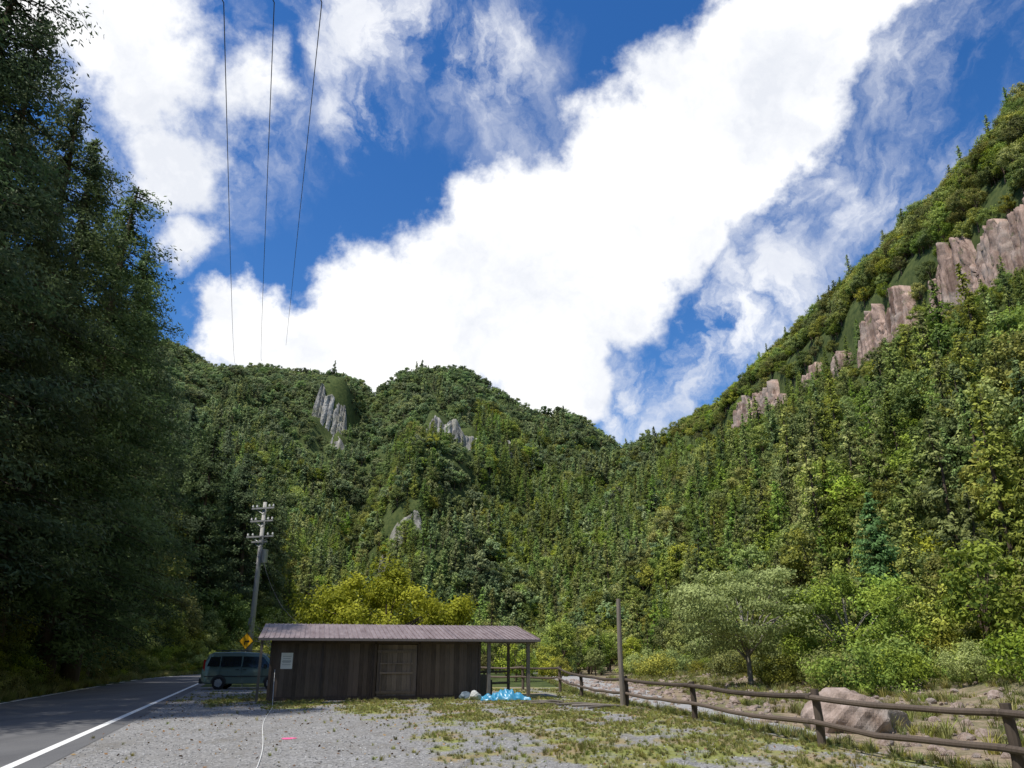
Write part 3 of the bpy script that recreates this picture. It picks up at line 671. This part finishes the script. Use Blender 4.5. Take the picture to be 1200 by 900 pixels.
mb=MB(); mb.tube([(0,0,0),(0,0,19.2)],[.24,.15],12,0); mb.box((0,0,18.4),(5.4,.14,.14),1)
addobj('utility_pole',mb.mesh('utility_pole_tall',[M_conc,M_steel]),(-8.2,4,0),(0,0,.0))
mb=MB()
for (x0_,xm,xe,ze) in((-9.9,-9.7,-231,235),(-8.0,-8.0,-210,238),(-6.1,-6.4,-191,252)):
    pts=[(x0_,4,18.6),(xm,20,22.4)]
    for i in range(1,13):
        t=i/12; pts.append((xm+(xe-xm)*t,20+580*t,22.4+(ze-22.4)*t-5*4*t*(1-t)))
    mb.tube(pts,[.018+.0*i for i in range(2)]+[.02+.006*i for i in range(1,13)],5,0)
addobj('power_lines',mb.mesh('power_lines',[M_wire]))

# ---------------------------------------------------------------- warning sign
sg=bpy.data.objects.new('curve_warning_sign',None); COL.objects.link(sg); sg.location=(-16.7,51,0); sg.rotation_euler=(0,0,-.2)
mb=MB(); mb.tube([(0,0,0),(0,0,2.9)],.038,10,0); addobj('sign_post',mb.mesh('sign_post',[M_steel]),parent=sg)
mb=MB(); R45=Matrix.Rotation(math.radians(45),3,'Y')
mb.box((0,-.055,2.66),(.72,.02,.72),1,R=R45); mb.box((0,-.068,2.66),(.66,.008,.66),0,R=R45)
for (x,z,w,h_) in((-.1,2.54,.07,.22),(.0,2.64,.2,.07)): mb.box((x,-.076,z),(w,.006,h_),1)
mb.add([(.1,-.079,2.76),(.1,-.079,2.53),(.24,-.079,2.645)],[(0,1,2)],1)
addobj('sign_plate',mb.mesh('sign_plate',[M_yelp,M_black]),parent=sg)

# ---------------------------------------------------------------- van (rear to the left)
van=bpy.data.objects.new('parked_van',None); COL.objects.link(van); van.location=(-17.35,46.4,0); van.rotation_euler=(0,0,.10)
prof=[(.06,.42),(0,.62),(.02,1.0),(.10,1.35),(.30,1.86),(.55,1.95),(2.0,1.98),(3.1,1.93),(3.42,1.80),(4.02,1.22),(4.62,1.02),(4.80,.80),(4.80,.42),(4.6,.30),(.25,.30)]
def wy(z): return .90 if z<1.05 else .90-(z-1.05)*.20
bm=bmesh.new(); Lp=[bm.verts.new((x,-wy(z),z)) for x,z in prof]; Rp=[bm.verts.new((x,wy(z),z)) for x,z in prof]
bm.faces.new(Lp); bm.faces.new(Rp[::-1]); n_=len(prof)
for i in range(n_): bm.faces.new((Lp[i],Rp[i],Rp[(i+1)%n_],Lp[(i+1)%n_])[::-1])
bmesh.ops.recalc_face_normals(bm,faces=bm.faces)
bmesh.ops.triangulate(bm,faces=[f for f in bm.faces if len(f.verts)>4])
me=bpy.data.meshes.new('body'); bm.to_mesh(me); bm.free(); me.materials.append(M_van)
bo=addobj('body',me,parent=van); bv=bo.modifiers.new('bevel','BEVEL'); bv.width=.05; bv.segments=3; bv.limit_method='ANGLE'; bv.angle_limit=.5
mb=MB()
def pane(pts,side,m=0,off=.012):
    v=[(x,side*(wy(z)+off),z) for x,z in pts]; mb.add(v,[tuple(range(len(v))) if side<0 else tuple(range(len(v)))[::-1]],m)
for sd in(-1,1):
    pane([(.28,1.22),(.95,1.22),(.95,1.72),(.42,1.72)],sd); pane([(1.02,1.2),(2.12,1.2),(2.12,1.74),(1.02,1.74)],sd)
    pane([(2.2,1.18),(3.1,1.16),(3.1,1.72),(2.2,1.74)],sd); pane([(3.15,1.16),(3.78,1.16),(3.3,1.70),(3.15,1.70)],sd)
    for x in(1.0,2.16,3.3): pane([(x,.45),(x+.015,.45),(x+.015,1.17),(x,1.17)],sd,1,.006)
    pane([(.2,.66),(4.6,.66),(4.6,.72),(.2,.72)],sd,1,.01)
    for xw in(1.0,3.82):
        arc=[(xw+.42*math.cos(k_),.36+.42*math.sin(k_)) for k_ in np.linspace(0,math.pi,16)]
        pane(arc,sd,1,.008)
    mb.box((.12,sd*.80,1.25),(.10,.14,.62),2)
    mb.box((3.45,sd*1.02,1.22),(.12,.2,.2),1)
    for x in(1.1,2.25): mb.box((x+.85 if x<2 else x+.1,sd*.925,1.05),(.2,.03,.04),1)
    mb.tube([(.6,sd*.64,2.0),(.7,sd*.64,2.05),(2.8,sd*.64,2.05),(2.95,sd*.64,1.98)],.02,6,1)
mb.add([(-.012+.13,-.62,1.3),(.12-.012,.62,1.3),(.27,.6,1.78),(.27,-.6,1.78)],[(3,2,1,0)],0)
mb.add([(3.47,-.66,1.76),(3.99,-.74,1.27),(3.99,.74,1.27),(3.47,.66,1.76)],[(0,1,2,3)],0)
mb.box((0.02,0,.45),(.18,1.74,.26),1); mb.box((4.78,0,.45),(.16,1.74,.3),1); mb.box((4.80,0,.78),(.03,1.0,.16),1)
addobj('glass_and_trim',mb.mesh('vtrim',[M_glass,M_vand,M_red]),parent=van)
for i,(x,s_) in enumerate(((1.0,-1),(1.0,1),(3.82,-1),(3.82,1))):
    mb=MB(); y0_=s_*.93
    mb.tube([(0,-.11,0),(0,-.09,0),(0,.09,0),(0,.11,0)],[.31,.35,.35,.31],24,0)
    mb.tube([(0,-.118*(1),0),(0,.118,0)],[.2,.2],20,1)
    for k_ in range(5):
        a_=k_*1.2566; mb.box((.12*math.cos(a_),s_*.125,.12*math.sin(a_)),(.2,.02,.05),1,R=Matrix.Rotation(-a_,3,'Y'))
    addobj('wheel_%d'%(i+1),mb.mesh('wheel',[M_black,M_steel]),(x,y0_-s_*.1,.35),parent=van)

# ---------------------------------------------------------------- sky
w=bpy.data.worlds.new('World'); scene.world=w; w.use_nodes=True; nt=w.node_tree; nt.nodes.clear()
SUN=Vector((-.40,-.24,.86)).normalized()
el=math.asin(SUN.z); az=math.atan2(SUN.x,SUN.y)
sky=N(nt,'ShaderNodeTexSky',sky_type='NISHITA'); sky.sun_disc=False; sky.sun_elevation=el; sky.sun_rotation=az; sky.air_density=1.0; sky.dust_density=.3; sky.ozone_density=2.8
hs=N(nt,'ShaderNodeHueSaturation'); hs.inputs['Saturation'].default_value=1.33; hs.inputs['Hue'].default_value=.508; L(nt,sky.outputs[0],hs.inputs['Color'])
tc=N(nt,'ShaderNodeTexCoord'); d=tc.outputs['Generated']
nz=noise(nt,d,7,8,.6); dv=N(nt,'ShaderNodeVectorMath',operation='SUBTRACT'); L(nt,nz.outputs['Color'],dv.inputs[0]); dv.inputs[1].default_value=(.5,.5,.5)
ds=N(nt,'ShaderNodeVectorMath',operation='SCALE'); L(nt,dv.outputs[0],ds.inputs[0]); ds.inputs['Scale'].default_value=.14
dp=N(nt,'ShaderNodeVectorMath',operation='ADD'); L(nt,d,dp.inputs[0]); L(nt,ds.outputs[0],dp.inputs[1])
def blobs(lst,k=1.35):
    cur=None
    for (x,y,z,r,wt) in lst:
        q=N(nt,'ShaderNodeVectorMath',operation='DISTANCE'); L(nt,dp.outputs[0],q.inputs[0]); q.inputs[1].default_value=(x,y,z)
        v_=mrange(nt,q.outputs['Value'],0,r*k,wt,0)
        cur=v_ if cur is None else math_(nt,'MAXIMUM',cur,v_)
    return cur
thick=blobs([(-.316,.870,.379,.065,1),(-.185,.896,.402,.1,1),(-.066,.901,.428,.13,1),(.044,.872,.487,.14,1.1),(.149,.825,.545,.125,1.1),(.236,.764,.6,.11,1.1),
 (.294,.704,.647,.10,1.1),(.337,.651,.681,.095,1),(.365,.596,.715,.1,1),(.044,.933,.358,.1,1),(.109,.878,.465,.11,1),(-.132,.922,.365,.09,1),(-.26,.89,.36,.08,1),
 (-.396,.682,.615,.11,.75),(-.447,.625,.641,.11,.8),(-.306,.725,.617,.08,.55),(-.384,.749,.540,.08,.6),(-.382,.792,.476,.05,.55),(-.356,.841,.406,.035,.6),
 (.6,-.5,.6,.35,.9),(-.5,-.6,.6,.3,.8),(.1,-.2,.97,.22,.6)])  # this row: unseen clouds behind and overhead, added for ambient light
thin=blobs([(-.168,.694,.700,.11,.9),(-.04,.73,.683,.11,.75),(-.186,.767,.614,.06,.9),(.237,.895,.377,.14,.95),(.154,.938,.312,.1,1),(.314,.848,.426,.12,.8),
 (.424,.661,.619,.14,.6),(.414,.764,.493,.14,.6),(.30,.80,.52,.16,.6),(.02,.80,.60,.12,.4),(.5,.70,.5,.16,.55),(.19,.92,.33,.09,.8),(-.38,.70,.60,.17,.85)],1.5)
nA=noise(nt,d,9,10,.62); t1=math_(nt,'ADD',thick,math_(nt,'MULTIPLY',math_(nt,'SUBTRACT',nA.outputs['Fac'],.5),.9))
mk=mrange(nt,t1,.18,.46,0,1,'SMOOTHSTEP')
rot=N(nt,'ShaderNodeMapping'); rot.inputs['Rotation'].default_value=(.2,.9,-.1); rot.inputs['Scale'].default_value=(9,2.0,6); L(nt,dp.outputs[0],rot.inputs['Vector'])
nB=noise(nt,rot.outputs[0],1.3,9,.62); t2=math_(nt,'MULTIPLY',thin,mrange(nt,nB.outputs['Fac'],.35,.72,0,1.6))
mk2=mrange(nt,t2,.08,.85,0,.85,'SMOOTHSTEP')
mk=math_(nt,'MAXIMUM',mk,mk2)
nC=noise(nt,dp.outputs[0],6,8,.6)
ccol=mixc(nt,mrange(nt,nC.outputs['Fac'],.35,.6),(.84,.87,.94),(1.15,1.15,1.15))
bgS=N(nt,'ShaderNodeBackground'); L(nt,hs.outputs[0],bgS.inputs[0]); bgS.inputs[1].default_value=.15
bgC=N(nt,'ShaderNodeBackground'); L(nt,ccol,bgC.inputs[0]); bgC.inputs[1].default_value=1.0
mx=N(nt,'ShaderNodeMixShader'); L(nt,mk,mx.inputs[0]); L(nt,bgS.outputs[0],mx.inputs[1]); L(nt,bgC.outputs[0],mx.inputs[2])
wo=N(nt,'ShaderNodeOutputWorld'); L(nt,mx.outputs[0],wo.inputs[0])
sl=bpy.data.lights.new('sun','SUN'); sl.energy=5; sl.angle=math.radians(.5); sl.color=(1,.95,.86)
so=bpy.data.objects.new('sun',sl); COL.objects.link(so); so.rotation_euler=(-SUN).to_track_quat('-Z','Y').to_euler(); so.location=(0,0,60)

# ---------------------------------------------------------------- camera
cam=bpy.data.cameras.new('camera'); cam.lens=27; cam.sensor_width=36; cam.clip_end=6000; cam.clip_start=.1
co=bpy.data.objects.new('camera',cam); COL.objects.link(co); co.location=(0,0,1.6); co.rotation_euler=(math.radians(90+19.7),0,0)
scene.camera=co
